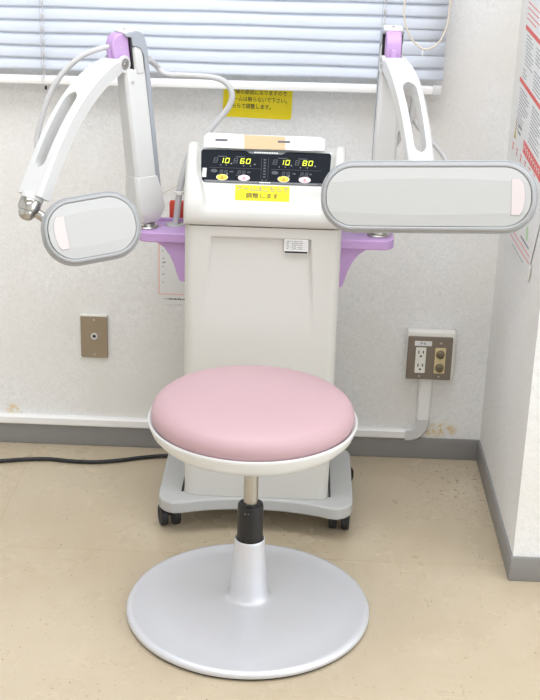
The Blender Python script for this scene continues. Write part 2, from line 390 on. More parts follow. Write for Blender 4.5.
# cable trunking with elbow up to the outlet box
bm = B()
def sweep(bm, path, hw, d, y):                                    # flat channel in the wall plane
    P = [Vector((p[0], p[1])) for p in path]; rows = []
    for i, p in enumerate(P):
        t = (P[min(i+1, len(P)-1)]-P[max(i-1, 0)]).normalized(); n = Vector((-t.y, t.x))
        a, b = p+n*hw, p-n*hw; ai, bi = p+n*(hw-.004), p-n*(hw-.004)
        rows.append([bm.verts.new(q) for q in ((a.x, y, a.y), (a.x, y-d+.004, a.y), (ai.x, y-d, ai.y), (bi.x, y-d, bi.y), (b.x, y-d+.004, b.y), (b.x, y, b.y))])
    for a, b in zip(rows, rows[1:]):
        for k in range(6): bm.faces.new([a[k], a[(k+1) % 6], b[(k+1) % 6], b[k]])
    for e in (rows[0], rows[-1]): bm.faces.new(e)
arc = [(.387+.037*math.sin(t), .109-.037*math.cos(t)) for t in [math.pi/2*k/10 for k in range(11)]]
sweep(bm, [(-2.2, .072), (.385, .072)], .0125, .016, YB); sweep(bm, [(.424, .112), (.424, .241)], .0165, .016, YB)
tk = setp(obj('cable_trunking', bm, TRUNK, smooth=30, origin=(0, YB, .06)), 'white plastic cable trunking along the wall above the grey skirting', 'cable trunking')
bm = B(); sweep(bm, [(.380, .072)]+arc+[(.424, .118)], .0172, .018, YB); obj('elbow_cover', bm, WHITE, tk, smooth=30)
# outlet box
bm = B(); box(bm, (.368, YB-.032, .240), (.490, YB, .370), .004)
ob = setp(obj('outlet_box', bm, SOCK, origin=(.43, YB, .228)), 'surface outlet box with taupe plate at the top of the trunking riser', 'electrical outlet')
yf = YB-.032
def frect(bm, x0, z0, x1, z1, d0, d1, r=.002):
    x0, x1 = [.426+(x-.429)*.885 for x in (x0, x1)]; z0, z1 = [.3005+(z-.290)*.95 for z in (z0, z1)]
    prism(bm, rrect(x1-x0, z1-z0, r, 4, (x0+x1)/2, (z0+z1)/2), d0-yf, d1-yf, XW)
bm = B(); frect(bm, .364, .228, .494, .352, 0, .006, .004); obj('cover_plate', bm, PLATE2, ob, bevel=.002)
bm = B(); frect(bm, .388, .248, .418, .322, .006, .0085); sk = obj('socket_insert', bm, SOCK, ob, bevel=.0008)
for z in (.304, .266):
    bm = B(); frect(bm, .3955, z, .3985, z+.009, .0085, .0089, .0003); frect(bm, .4085, z+.001, .4115, z+.009, .0085, .0089, .0003)
    frect(bm, .4005, z-.0095, .4065, z-.0045, .0085, .0089, .0015); obj('socket_slots', bm, BLACK, sk)
bm = B(); frect(bm, .444, .248, .475, .322, .006, .0085); ci = obj('coax_insert', bm, IVORY, ob, bevel=.0008)
for z in (.304, .265):
    T = frame((.426+(.4595-.429)*.885, yf-.0085, .3005+(z-.29)*.95), (1, 0, 0), (0, 0, 1), (0, -1, 0)); bm = B()
    lathe(bm, [(.011, 0), (.0112, .003), (.0095, .004), (.0095, .010), (.0082, .0115), (.0068, .0115), (.0066, .006), (.0025, .006), (.0022, .009), (0, .009)], 6*4, T); obj('coax_connector', bm, BRONZE, ci)
for x, z in ((.403, .335), (.4595, .335), (.403, .238), (.4595, .238)):
    bm = B(); lathe(bm, [(0, .0008), (.0025, .0006), (.0027, 0)], 14, frame((.426+(x-.429)*.885, yf-.006, .3005+(z-.29)*.95), (1, 0, 0), (0, 0, 1), (0, -1, 0))); obj('screw', bm, STEEL, ob)
bm = B(); frect(bm, .3835, .326, .4335, .340, .006, .0066, .001); lb = obj('paper_label', bm, PAPER, ob)
text('lettering', 'P-6', .011, frame((.4075, yf-.0068, .3415), (1, 0, 0), (0, 0, 1), (0, -1, 0)), INKL, lb)
# poster on the right wall: (y, z) corners, stands a little off the wall at its lower right corner
def PX(y, z, d=0): return Vector((XR-.002-d, y, z))
bm = B()
outl = [(.743, .636), (.338, .655), (.255, .80), (.20, 1.00), (.19, 1.40), (.645, 1.40), (.668, 1.209)]
PT = frame((XR-.0015, 0, 0), (0, -1, 0), (0, 0, 1), (-1, 0, 0))
prism(bm, [(-y, z) for y, z in outl], 0, .0015, PT)
po = setp(obj('wall_poster', bm, PAPER, origin=(XR, .5, .64)), 'tall white poster with red headings and columns of small text on the right wall', 'poster')
def pline(bm, y, z, ln, h, sl=0, dash=0):
    # y runs towards the viewer (decreasing)
    c = 0
    while c < ln:
        L = random.uniform(.006, .02) if dash else ln; L = min(L, ln-c)
        y0, y1 = y-c, y-c-L; z0, z1 = z+sl*c, z+sl*(c+L)
        prism(bm, [(-y0, z0), (-y1, z1), (-y1, z1+h), (-y0, z0+h)], .0015, .0019, PT); c += L+(.003 if dash else 0)
SL = -.045
bmr, bmg = B(), B()
def ledge(z): return .743-(z-.636)*.131                            # left edge
for z in (1.262, 1.146, 1.026): pline(bmr, ledge(z)-.012, z, .40, .010, SL)
pline(bmr, .545, .888, .32, .028, SL)
for i, z in enumerate((1.228, 1.205, 1.193, 1.181, 1.170)): pline(bmr, ledge(z)-.012, z, (.06, .2, .15, .17, .13)[i], .0022, SL, 1)
def block(y, z0, n, ln):
    bm = B()
    for i in range(n): pline(bm, y-.004*(i % 3 == 1), z0-.0078*i, ln*(1 if i % 3 else .78), .0019, SL, 1)
    obj('text_block', bm, INKL, po)
for y, z0, n, ln in ((.64, 1.135, 4, .09), (.635, 1.104, 5, .11), (.645, 1.058, 3, .05), (.50, 1.125, 5, .12), (.50, 1.075, 6, .12), (.36, 1.125, 8, .12),
                     (.66, 1.012, 7, .13), (.67, .957, 4, .09), (.67, .926, 2, .06), (.48, 1.003, 8, .12), (.49, .94, 3, .14), (.34, .99, 7, .10), (.50, 1.235, 4, .2), (.64, 1.36, 9, .14), (.47, 1.35, 9, .14)): block(y, z0, n, ln)
for i in range(6):                                                 # row of red crosses under the heading
    y, z = .685-.062*i, .872-.001*i
    for q in (-1, 1): prism(bmr, [(-y-.010, z-q*.009), (-y-.006, z-q*.009), (-y+.010, z+q*.009), (-y+.006, z+q*.009)], .0015, .0019, PT)
bm = B(); prism(bm, ellipse(.016, .017, 16, -.385, .742), .0015, .0019, PT); obj('green_figure', bm, GREENI, po)
bm = B(); prism(bm, ellipse(.022, .026, 16, -.35, .835), .0015, .0019, PT); obj('green_figure', bm, GREENI, po)
bm = B(); prism(bm, ellipse(.008, .007, 12, -.40, .765), .0015, .0019, PT); obj('red_figure', bm, ORANGE, po)
for z in (.678, .693): pline(bmr, .60, z, .27, .0018, .04)
for y, z, l, h in ((.56, .665, .16, .0018), (.46, .712, .11, .005)):
    bm = B(); pline(bm, y, z, l, h, .03, 1); obj('text_block', bm, INKL, po)
bm = B(); pline(bm, .635, .928, .05, .007, SL, 1); pline(bm, .635, .914, .04, .005, SL, 1); obj('text_block', bm, INKL, po)
obj('red_print', bmr, REDI, po)
bm = B(); prism(bm, [(-.685, .893), (-.655, .893), (-.665, .913), (-.668, .94), (-.672, .94), (-.675, .913)], .0015, .0019, PT); obj('bottle_picture', bm, mat('ochre_ink', (196, 176, 96), .6, bump=.01), po)
bm = B()
for i in range(9):                                                 # white strokes in the red heading
    y = .535-.026*i; z = .893+SL*(.01+.026*i)
    prism(bm, [(-y, z), (-y+.003, z), (-y+.003, z+.018), (-y, z+.018)], .0019, .0022, PT)
    prism(bm, [(-y, z+.009), (-y+.014, z+.0085), (-y+.014, z+.0115), (-y, z+.012)], .0019, .0022, PT)
obj('heading_strokes', bm, PAPER, po)
bm = B(); prism(bm, [(-.36, .655), (-.315, .652), (-.30, .69), (-.327, .692), (-.337, .672)], .0, .0013, PT); obj('clear_tape', bm, SOCK, po)
# ------------------------------------------------------------------ power cable
bm = B(); tube(bm, [(-1.5, .60, .006), (-1.1, .57, .006), (-.85, .61, .006), (-.677, .649, .006), (-.622, .663, .006), (-.556, .672, .006), (-.497, .665, .006), (-.431, .665, .006), (-.373, .679, .006), (-.318, .70, .006), (-.262, .715, .007), (-.2, .715, .012), (-.12, .70, .03), (-.08, .68, .06)], .0052, 10, 8)
setp(obj('power_cable', bm, RUBBER, origin=(-.5, .66, 0)), 'black power cable trailing over the floor to the machine from the left', 'cable')
# ------------------------------------------------------------------ therapy machine
mc = empty('therapy_machine', (0, .46, 0), 'cream physiotherapy machine on a grey wheeled base with two jointed white arms', 'medical machine')
# base plate
def base_outline(z):
    pts = []; x0 = .229
    for k in range(21):                                            # concave front edge
        x = -.17+.34*k/20; pts.append((x, .338-.030*(abs(x)/.17)**2.2))
    def corner(cx, cy, r, a0, a1):
        return [(cx+r*math.cos(math.radians(a0+(a1-a0)*k/8)), cy+r*math.sin(math.radians(a0+(a1-a0)*k/8))) for k in range(9)]
    pts += corner(.181, .352, .048, -80, 0); pts += corner(.189, .60, .04, 0, 90)
    pts += corner(-.189, .60, .04, 90, 180); pts += corner(-.181, .352, .048, 180, 260)
    return pts
bm = B(); prism(bm, base_outline(0), .057, .088); bs = obj('wheeled_base', bm, BASEG, mc, bevel=.005, seg=3)
for s in (-1, 1):
    bm = B(); box(bm, (min(s*.1715, s*.1765), .362, .0865), (max(s*.1715, s*.1765), .6, .0895)); obj('dark_seam', bm, BLACK, bs)
def caster(x, y, rz):
    T = Matrix.Translation((x, y, 0)) @ Matrix.Rotation(rz, 4, 'Z')
    bm = B(); box(bm, (-.010, -.016, .030), (.010, .018, .059), .004, T=T); c_ = obj('caster', bm, BLACK, mc)
    for s in (-1, 1):
        bm = B(); W_ = T @ frame((s*.0150, .004, .0262), (0, 1, 0), (0, 0, 1), (1, 0, 0))
        lathe(bm, [(0, -.006), (.015, -.006), (.019, -.0085), (.024, -.009), (.0262, -.0065), (.0262, .0065), (.024, .009), (.019, .0085), (.015, .006), (0, .006)], 28, W_); obj('wheel', bm, RUBBER, c_)
for x, y, rz in ((-.204, .360, .30), (.200, .372, -.1), (-.195, .595, .4), (.207, .60, -.5)): caster(x, y, rz)
# cabinet body
def cabinet_loop(z):
    hw = .1715 - .004*max(0, (.25-z)/.25); pts = []; yf_ = .345; R = .022; yb = .615
    def sst(t): t = max(0, min(1, t)); return t*t*(3-2*t)
    n = 84
    for k in range(n+1):
        x = -(hw-R)+2*(hw-R)*k/n
        xe = .110+.012*(.72-z)/.2                                   # half width of the recess
        d = 0
        if z > .40:
            a = sst((xe-abs(x+.004))/.004); t = sst((.7215-z)/.004); fade = min(1, max(0, (z-.50)/.18)); d = .0085*a*t*fade
        pts.append((x, yf_+d))
    for k in range(1, 9):
        a = -math.pi/2+math.pi/2*k/8; pts.append((hw-R+R*math.cos(a), yf_+R+R*math.sin(a)))
    for k in range(9):
        a = math.pi/2*k/8; pts.append((hw-.015+.015*math.cos(a), yb-.015+.015*math.sin(a)))
    for k in range(9):
        a = math.pi/2+math.pi/2*k/8; pts.append((-hw+.015+.015*math.cos(a), yb-.015+.015*math.sin(a)))
    for k in range(8):
        a = math.pi+math.pi/2*k/8; pts.append((-hw+R+R*math.cos(a), yf_+R+R*math.sin(a)))
    return pts
bm = B(); rows = []
zs = [.0885, .12, .18, .25, .32, .39]+[.41+.0125*i for i in range(24)]+[.7135, .7165, .7185, .7205, .7225, .7245, .728, .734, .744]
zs = sorted(set(zs))
for z in zs: rows.append([bm.verts.new((x, y, z)) for x, y in cabinet_loop(z)])
for a, b in zip(rows, rows[1:]):
    for i in range(len(a)): bm.faces.new([a[i], a[(i+1) % len(a)], b[(i+1) % len(a)], b[i]])
bm.faces.new(rows[0]); bm.faces.new(rows[-1])
cab = obj('cabinet', bm, CREAM2, mc, smooth=35)
# rating plate
RP = frame((.0735, .3465, .704), (1, 0, 0), (0, 0, 1), (0, -1, 0))
bm = B(); prism(bm, rrect(.052, .032, .001, 2), -.0036, .0004, RP); rp = obj('rating_label', bm, PAPER, mc)
bm = B(); prism(bm, [(-.025, -.015), (.025, -.015), (.025, -.0105), (-.025, -.0105)], .0004, .0006, RP)
for r in range(5):
    z = .011-r*.0042; prism(bm, [(-.024, z), (.024, z), (.024, z+.0004), (-.024, z+.0004)], .0004, .0006, RP)
for x in (-.009, .004): prism(bm, [(x, -.008), (x+.0005, -.008), (x+.0005, .0145), (x, .0145)], .0004, .0006, RP)
for r in range(5):
    for cx in (-.021, -.006, .007): 
        z = .0122-r*.0042; w_ = random.uniform(.004, .009); prism(bm, [(cx, z), (cx+w_, z), (cx+w_, z+.0008), (cx, z+.0008)], .0004, .0006, RP)
obj('label_print', bm, INK, rp)
# console housing (loft across x)
cen = [(.352, .7445), (.340, .748), (.3335, .757), (.333, .768), (.334, .778), (.338, .785), (.345, .7885), (.354, .7905), (.364, .7935), (.3685, .798), (.3765, .8125), (.385, .828), (.403, .8485), (.422, .870), (.440, .889), (.450, .8925), (.470, .892), (.53, .882), (.60, .864), (.615, .856), (.62, .84), (.62, .7445)]
chk = [(.352, .7445), (.340, .748), (.3335, .757), (.332, .768), (.3325, .780), (.335, .792), (.340, .804), (.346, .816), (.353, .828), (.360, .839), (.368, .849), (.378, .860), (.392, .875), (.408, .889), (.424, .899), (.444, .9045), (.470, .902), (.53, .888), (.60, .868), (.615, .86), (.62, .84), (.62, .7445)]
ib = [.135]*2+[.128, .126, .124, .122, .121, .121, .123, .126, .130, .136, .139, .141, .142, .143, .143, .143, .143, .143, .143, .143]
xs = [0, .03, .06, .09, .11, .118, .121, .124, .127, .130, .133, .136, .139, .142, .145, .148, .151, .154, .158, .163, .167, .170, .1725, .174]
ins = {.163: .0003, .167: .0012, .170: .003, .1725: .006, .174: .011}
bm = B(); rows = []
cy, cz = .475, .825
for x in [-v for v in reversed(xs)]+xs[1:]:
    ax = abs(x); row = []
    for i, (c, k) in enumerate(zip(cen, chk)):
        t = max(0, min(1, (ax-ib[i])/.016)); t = t*t*(3-2*t)
        y = c[0]*(1-t)+k[0]*t; z = c[1]*(1-t)+k[1]*t; q = ins.get(ax, 0)
        if q and z > .75: y += q*(1 if y < cy else -1)*min(1, abs(y-cy)/.05); z -= q*.6 if z > .80 else 0
        row.append(bm.verts.new((x+.001, y, z)))
    rows.append(row)
for a, b in zip(rows, rows[1:]):
    n = len(a)
    for i in range(n): bm.faces.new([a[i], a[(i+1) % n], b[(i+1) % n], b[i]])
bm.faces.new(rows[0]); bm.faces.new(rows[-1])
head = obj('console_housing', bm, CREAM, mc, smooth=50)
# control panel in its own sloped frame (mm -> m)
PV = Vector((0, .656, .755)); PN = Vector((0, -.755, .656))
PF = frame(Vector((0, .4125, .8595))+PN*.0012, (1, 0, 0), PV, PN)
def pp(bm, poly, h0=.0012, h1=.0016, mi=0): return prism(bm, [(x*.001, y*.001) for x, y in poly], h0, h1, PF, mi)
bm = B(); pp(bm, [(-131, -38), (131, -38), (137, -33), (141, 0), (142.5, 36), (139.5, 41), (-139.5, 41), (-142.5, 36), (-141, 0), (-137, -33)], -.001, .0012)
cp = obj('control_panel', bm, GLASSY, mc, smooth=0)
bm = B(); pp(bm, [(-46, 41), (46, 41), (34, 34), (-34, 34)]); pp(bm, [(-130, -38), (130, -38), (132.5, -33.5), (-132.5, -33.5)], .0012, .0014); obj('grey_trim', bm, PGREY, cp, smooth=0)
bm = B()
for i in range(10): pp(bm, rrect(4.6, 3, .5, 2, -24+5.3*i, 37.2), .0016, .0018)
for x in range(-10, 11, 4): pp(bm, rrect(3.2, 2.6, .4, 2, x, -36), .0014, .0017)
obj('panel_lettering', bm, PAPER, cp, smooth=0)
def digit(bm, ch, x, y, w=9.0, h=12.5, t=1.45):
    seg = {'0': 'abcdef', '1': 'bc', '6': 'acdefg', '8': 'abcdefg'}[ch]; sh = .16
    def S(px, py): return (x+px+(py)*sh, y+py)
    hw, hh = w/2, h/2
    R = {'a': (-hw+.8, hh-t, hw-.8, hh), 'd': (-hw+.8, -hh, hw-.8, -hh+t), 'g': (-hw+.8, -t/2, hw-.8, t/2), 'f': (-hw, .5, -hw+t, hh-.6), 'e': (-hw, -hh+.6, -hw+t, -.5), 'b': (hw-t, .5, hw, hh-.6), 'c': (hw-t, -hh+.6, hw, -.5)}
    for s in seg:
        a, b, c, d = R[s]; pp(bm, [S(a, b), S(c, b), S(c, d), S(a, d)], .0012, .0017)
gh = B()
for x0, chs, g0 in ((-97, '10', -109.5), (-51, '60', -66), (35, '10', 20.5), (85.5, '80', 69)):
    lit = B()
    for i, ch in enumerate(chs): digit(lit, ch, x0+12.8*i, 15)
    obj('lit_number', lit, LED, cp, smooth=0)
    digit(gh, '8', g0, 15)
for x0 in (-96, -57, 40, 80):
    for i in (0, 1): digit(gh, '8', x0+10*i, -12.5, 7, 8.5, 1.2)
for x in (-112, 21): pp(gh, ellipse(7.5, 4.2, 18, x, -11)); 
for x, w_ in ((-74, 8), (-36, 7), (63, 7), (99, 6)): pp(gh, rrect(w_, 3, .6, 2, x, -12))
for x in (-100, -60, 33, 77):
    pp(gh, rrect(20, 2, .5, 2, x+4, 25)); pp(gh, rrect(16, 1.4, .4, 2, x+4, -20))
obj('unlit_segments', gh, PGHOST, cp, smooth=0)
bm = B()
for x in (-98, -86, -48, -33, 30, 43, 76, 91): pp(bm, [(x-1.6, 4.6), (x+1.6, 4.6), (x, 1.8)])
for x, y in ((-75, 8), (-24, 8), (56, 8), (108, 8), (-83, -18), (-46, -19), (52, -18), (92, -19)): pp(bm, rrect(3.2, 2.6, .5, 2, x, y))
obj('marker_dots', bm, INKL, cp, smooth=0)
bm = B()
for x0, x1 in ((-122, -8), (12, 122)): pp(bm, [(x0, -3.2), (x1, -3.2), (x1, -2.6), (x0, -2.6)])
for x in (-9.5, 5.5): pp(bm, [(x, -27), (x+.6, -27), (x+.6, 25), (x, 25)])
for k in range(7): pp(bm, rrect(5.5, 3.4, .5, 2, -2, 20-7*k), .0012, .0014)
for x in (-6, 2): pp(bm, ellipse(1.8, 1.8, 12, x, -30))
pp(bm, rrect(9, 2.4, .4, 2, 118, -36), .0014, .0017)
obj('divider_lines', bm, PGHOST, cp, smooth=0)
for x, m_, mi_ in ((-93.5, BTNY, ORANGE), (-46, BTNP, REDI), (40.5, BTNY, ORANGE), (86.5, BTNP, REDI)):
    bm = B(); pp(bm, ellipse(13, 7.6, 28, x, -26), .0012, .0014); b_ = obj('button', bm, PAPER, cp, smooth=0)
    bm = B(); pp(bm, ellipse(11.8, 6.6, 28, x, -26), .0014, .0022); obj('button_cap', bm, m_, b_, smooth=0)
    bm = B(); pp(bm, [(x-3.2, -27.5), (x+3.2, -27.5), (x, -23.5)], .0022, .0024); pp(bm, rrect(9, 1.4, .3, 2, x, -29.5), .0022, .0024); obj('button_symbol', bm, mi_, b_, smooth=0)
bm = B(); pp(bm, [(-137, -27), (-128.5, -27), (-128.5, -5), (-137, -5)], .0012, .0018); obj('white_tag', bm, PAPER, cp, smooth=0)
LV = Vector((0, .017, .031)).normalized(); LF = frame((-.0045, .3764, .8127), (1, 0, 0), LV, (0, -LV.z, LV.y))
bm = B(); prism(bm, [(-.059, -.0170), (.059, -.0170), (.059, .0172), (-.059, .0172)], -.001, .0004, LF); yl = obj('yellow_label', bm, YELLOW, mc, smooth=0)
for s, y, m_ in (('アームはこちらで', .0085, INKL), ('調整します', -.0065, INK)):
    text('lettering', s, .0125, LF @ Matrix.Translation((0, y, .0006)), m_, yl, 'CENTER', 1.15)
# folded paper strip resting on the console top
bm = B(); CF = frame((-.004, .443, .9125), (1, 0, .004), (0, .42, .91), (0, -.91, .42))
pts = [(-.133, -.0165), (-.05, -.0175), (.02, -.0165), (.08, -.018), (.131, -.0165), (.132, .009), (.07, .0125), (0, .0105), (-.07, .0145), (-.126, .0155), (-.134, .006)]
prism(bm, pts, 0, .0022, CF); 
ca = setp(obj('card_strip', bm, PAPER, origin=(0, .449, .89), smooth=0), 'white folded card strip taped along the top edge of the control panel', 'card strip')
bm = B(); CF2 = CF @ Matrix.Translation((0, .0100, -.001)) @ Matrix.Rotation(math.radians(-72), 4, 'X')
prism(bm, [(-.124, 0), (.128, 0), (.12, .03), (-.118, .034)], 0, .0015, CF2); obj('folded_flap', bm, PAPER, ca, smooth=0)
bm = B(); prism(bm, [(-.044, -.0178), (.046, -.0174), (.044, .0114), (-.046, .0128)], .0022, .0027, CF); obj('tan_tape', bm, TAPE, ca, smooth=0)
bm = B()
bm.free()
for x in (-.095, .042):
    bm = B(); prism(bm, rrect(.027, .0045, .001, 2, x, 0), .0022, .0030, CF); obj('slit', bm, PGREY, ca, smooth=0)
# lilac shelf through the cabinet + curved brackets
bm = B(); prism(bm, rrect(.584, .115, .032, 8, .002, .4875), .677, .700); sh = obj('lilac_shelf', bm, PURP, mc, bevel=.003, seg=3)
bm = B(); box(bm, (-.285, .532, .690), (.288, .545, .706), .004); obj('rear_lip', bm, PURP, sh)
for s in (-1, 1):
    bm = B(); cx = .235 if s > 0 else .245
    prof = [(s*.165, .6775), (s*(cx+.002), .6775), (s*(cx-.008), .671), (s*(cx-.020), .662), (s*(cx-.032), .646), (s*(cx-.042), .624), (s*(cx-.049), .600), (s*(cx-.053), .588), (s*(cx-.058), .583), (s*.165, .583)]
    prism(bm, prof, -.525, -.440, frame((0, 0, 0), (1, 0, 0), (0, 0, 1), (0, -1, 0))); obj('shelf_bracket', bm, PURP, mc, bevel=.0015)
# ------------------------------------------------------------------ arms
def arm_set(side, bx, by, lean, adir, chord, pad_c, pad_n, pad_roll, PW, PH, win_side, armlen, arm_dir, hs, bowh):
    ax, ay = adir; L_ = math.hypot(ax, ay); ax /= L_; ay /= L_
    a3 = Vector((ax, ay, 0)); b3 = Vector((-ay, ax, 0)) if side > 0 else Vector((-ay, ax, 0))
    up3 = Vector((lean, 0, 1)).normalized()
    S = frame((bx, by, .700), a3, up3*hs, b3)                          # (a, height above shelf, width)
    SC = lambda: None
    bm = B(); lathe(bm, [(0, .0), (.025, .0), (.026, .003), (.024, .006), (.019, .007), (.018, .012), (0, .012)], 36, Matrix.Translation((bx, by, .6995)))
    obj('swivel_ring', bm, STEEL, mc)
    # white column
    bm = B()
    def col(bm, rows_, mi=0):                                       # rows: h, a0, a1, halfwidth
        rr = []
        for h, a0, a1, hw in rows_:
            c = .007; P = [(a0, -hw+.003), (a0, hw-.003), (a1-c, hw), (a1, hw-c), (a1, -hw+c), (a1-c, -hw)]
            rr.append([bm.verts.new(S @ Vector((p, h, q))) for p, q in P])
        for a, b in zip(rr, rr[1:]):
            for i in range(6): bm.faces.new([a[i], a[(i+1) % 6], b[(i+1) % 6], b[i]])
        bm.faces.new(rr[0]); bm.faces.new(rr[-1])
    col(bm, [(.07, -.024, .030, .0265), (.20, -.0235, .029, .0255), (.345, -.023, .028, .0235), (.352, -.022, .024, .0225)])
    post = obj('arm_post', bm, WHITE, mc, bevel=.002)
    bm = B(); col(bm, [(.342, -.021, .0045, .0245), (.375, -.021, .0045, .0245), (.392, -.019, .0045, .0235), (.399, -.010, .0035, .022)]); obj('post_top_cover', bm, WHITE, post, bevel=.002)
    bm = B(); col(bm, [(.012, -.015, .018, .016), (.018, -.022, .026, .024), (.045, -.036, .034, .031), (.085, -.034, .033, .030), (.12, -.026, .030, .027)]); obj('post_foot_cover', bm, WHITE, post, bevel=.002)
    # grey channel up the back, folding over the top
    side_pr = [(-.0335, .075), (-.022, .075), (-.022, .380), (-.016, .393), (-.006, .399), (.004, .400), (.004, .418), (.018, .420), (.020, .426), (.004, .430), (-.010, .430), (-.022, .427), (-.029, .415), (-.033, .395)]
    bm = B(); prism(bm, side_pr, -.0235, .0235, S); obj('back_channel', bm, CHAN, post, bevel=.0015)
    bm = B(); prism(bm, [(-.012, .4295), (.020, .4255), (.0215, .430), (-.008, .4345)], -.020, .020, S); tc_ = obj('top_cap', bm, SOCK, post, bevel=.0015)
    bm = B(); lathe(bm, [(0, .002), (.0035, .0015), (.004, 0)], 12, S @ frame((.006, .4318, 0), (1, 0, 0), (0, 0, -1), (0, 1, 0)) @ Matrix.Translation((0, 0, .001))); obj('screw', bm, STEEL, tc_)
    bm = B(); prism(bm, [(.0045, .340), (.0075, .340), (.0075, .422), (.0045, .422)], -.0215, .0215, S); obj('black_gap_plate', bm, BLACK, post)
    # lilac hinge block
    bm = B(); prism(bm, [(.0075, .365), (.028, .360), (.042, .365), (.0490, .385), (.0485, .403), (.042, .418), (.030, .4255), (.0075, .426)], -.0160, .0160, S); hb = obj('hinge_block', bm, PURP, post, bevel=.003, seg=3)
    bm = B(); prism(bm, [(.035, .362), (.050, .360), (.0535, .375), (.0525, .394), (.040, .396)], -.006, .006, S); obj('hinge_rib', bm, PURP, hb, bevel=.002)
    for q in (-1, 1):
        bm = B(); lathe(bm, [(0, .001), (.0032, .0008), (.0036, 0)], 12, S @ Matrix.Translation((.012, .325, q*.0242)) @ Matrix.Rotation(0 if q > 0 else math.pi, 4, 'X')); obj('screw', bm, STEEL, post)
    # arm: chord direction in the (a, z) plane, bowed outwards
    piv = S @ Vector((.034, .363, 0)); ax, ay = arm_dir; L_ = math.hypot(ax, ay); a3 = Vector((ax/L_, ay/L_, 0)); b3 = Vector((-a3.y, a3.x, 0))
    ca_, cz_ = chord; n_ = math.hypot(ca_, cz_); d = (a3*ca_+Vector((0, 0, 1))*cz_)/n_
    nn = (a3*(-cz_)+Vector((0, 0, 1))*ca_)/n_                        # outward (up and forward)
    rows = []; NS = 96
    def bow(t): return bowh*math.sin(math.pi*t**.80)
    def pos(t): return piv + d*(t*armlen) + nn*bow(t)
    bm = B()
    ts = [i/NS for i in range(NS+1)]
    for t in ts:
        p = pos(t); tg = (pos(min(1, t+.01))-pos(max(0, t-.01))).normalized(); no = b3.cross(tg)
        if no.dot(nn) < 0: no = -no
        wm = .031 if side < 0 else .0285
        w_ = (.0225+(wm-.0225)*math.sin(min(1, t/.35)*math.pi/2)) if t < .35 else wm+(.002 if side < 0 else -.0025)*(t-.35)/.65
        th = .034*(1-.06*t); f = t*armlen
        if t < .06: th *= .55+.45*math.sqrt(t/.06)
        s0, s1 = (.36, .84) if side < 0 else (.35, .83); s = 0
        if s0 < t < s1:
            e = min((t-s0)/.06, (s1-t)/.045, 1); s = .0152*math.sqrt(1-(1-e)**2)*(1-.15*(t-s0)/(s1-s0))
        o_ = no*th/2; ch = .0055
        rows.append((s, [bm.verts.new(q) for q in (p-b3*w_-o_, p-b3*w_+o_-no*ch, p-b3*(w_-ch)+o_, p-b3*s+o_, p-b3*s-o_)],
                        [bm.verts.new(q) for q in (p+b3*w_-o_, p+b3*w_+o_-no*ch, p+b3*(w_-ch)+o_, p+b3*s+o_, p+b3*s-o_)]))
    for (sa, A1, A2), (sb, B1, B2) in zip(rows, rows[1:]):
        for P_, Q_ in ((A1, B1), (A2, B2)):
            for k in range(3): bm.faces.new([P_[k], P_[k+1], Q_[k+1], Q_[k]])
            bm.faces.new([P_[4], P_[0], Q_[0], Q_[4]])
            if sa > 0 or sb > 0: bm.faces.new([P_[3], P_[4], Q_[4], Q_[3]])
    for e in (rows[0], rows[-1]):
        for P_ in e[1:]: bm.faces.new([P_[0], P_[1], P_[2], P_[3], P_[4]])
    bmesh.ops.remove_doubles(bm, verts=bm.verts, dist=.0001)
    arm = obj('swing_arm', bm, WHITE, mc, smooth=35)
    for q in (-1, 1):
        bm = B(); R_ = frame(piv+b3*(q*.0215), a3, Vector((0, 0, 1)), b3*q)
        lathe(bm, [(.019, -.004), (.019, .0015), (.0175, .003), (.0125, .003), (.012, .001), (0, .001)], 30, R_); h_ = obj('hinge_cap', bm, WHITE, arm)
        bm = B(); lathe(bm, [(.0118, .001), (.011, .0025), (.005, .003), (.0045, .0045), (0, .0045)], 24, R_); obj('hinge_pin', bm, STEEL, h_)
    # ball joint
    e = pos(1); tg = (pos(1)-pos(.97)).normalized(); e2 = e+tg*.004
    J = frame(e, b3, b3.cross(tg), tg) if b3.cross(tg).length else None
    bm = B(); lathe(bm, [(0, -.004), (.021, -.004), (.024, .004), (.0235, .008), (0, .009)], 36, J); obj('joint_collar', bm, WHITE, arm)
    bm = B(); lathe(bm, [(0, .007), (.0215, .007), (.0235, .012), (.0235, .026), (.021, .033), (.0185, .0335), (.018, .040), (.014, .047), (.008, .051), (0, .052)], 36, J); bj = obj('chrome_ball_joint', bm, CHROME, arm)
    bm = B(); lathe(bm, [(0, .0006), (.004, .0006), (.0042, 0)], 14, frame(pos(.955)-b3*.0245 if side < 0 else pos(.955)+b3*.0245, tg, nn, -b3 if side < 0 else b3)); obj('screw_hole', bm, BLACK, arm)
    jc = e+tg*.024
    # pad
    n3 = Vector(pad_n).normalized(); u3 = Vector((0, 0, 1)).cross(n3).normalized(); v3 = n3.cross(u3)
    u3, v3 = u3*math.cos(pad_roll)+v3*math.sin(pad_roll), -u3*math.sin(pad_roll)+v3*math.cos(pad_roll)
    Fp = frame(pad_c, u3, v3, n3); bc = Vector(pad_c)-n3*.041; hp = bc+u3*(-.03*side*0)
    link_end = bc + (u3*(-(PW/2-.055)) if side < 0 else Vector((0, 0, 0)))
    bm = B(); tube(bm, [jc, jc*.55+link_end*.45, link_end+n3*.01], .0105, 16, 6); obj('pad_link', bm, CHROME, arm)
    def stad(inset, n=40):
        h = PH/2-inset; w2 = PW/2-inset; out = []
        rr = h*.93; 
        for sx, sy, a0 in ((1, 1, 0), (-1, 1, 90), (-1, -1, 180), (1, -1, 270)):
            for k in range(13):
                a = math.radians(a0+90*k/12); out.append((sx*(w2-rr)+rr*math.cos(a), sy*(h-rr)+rr*math.sin(a)))
        return out
    bm = B(); rows = []
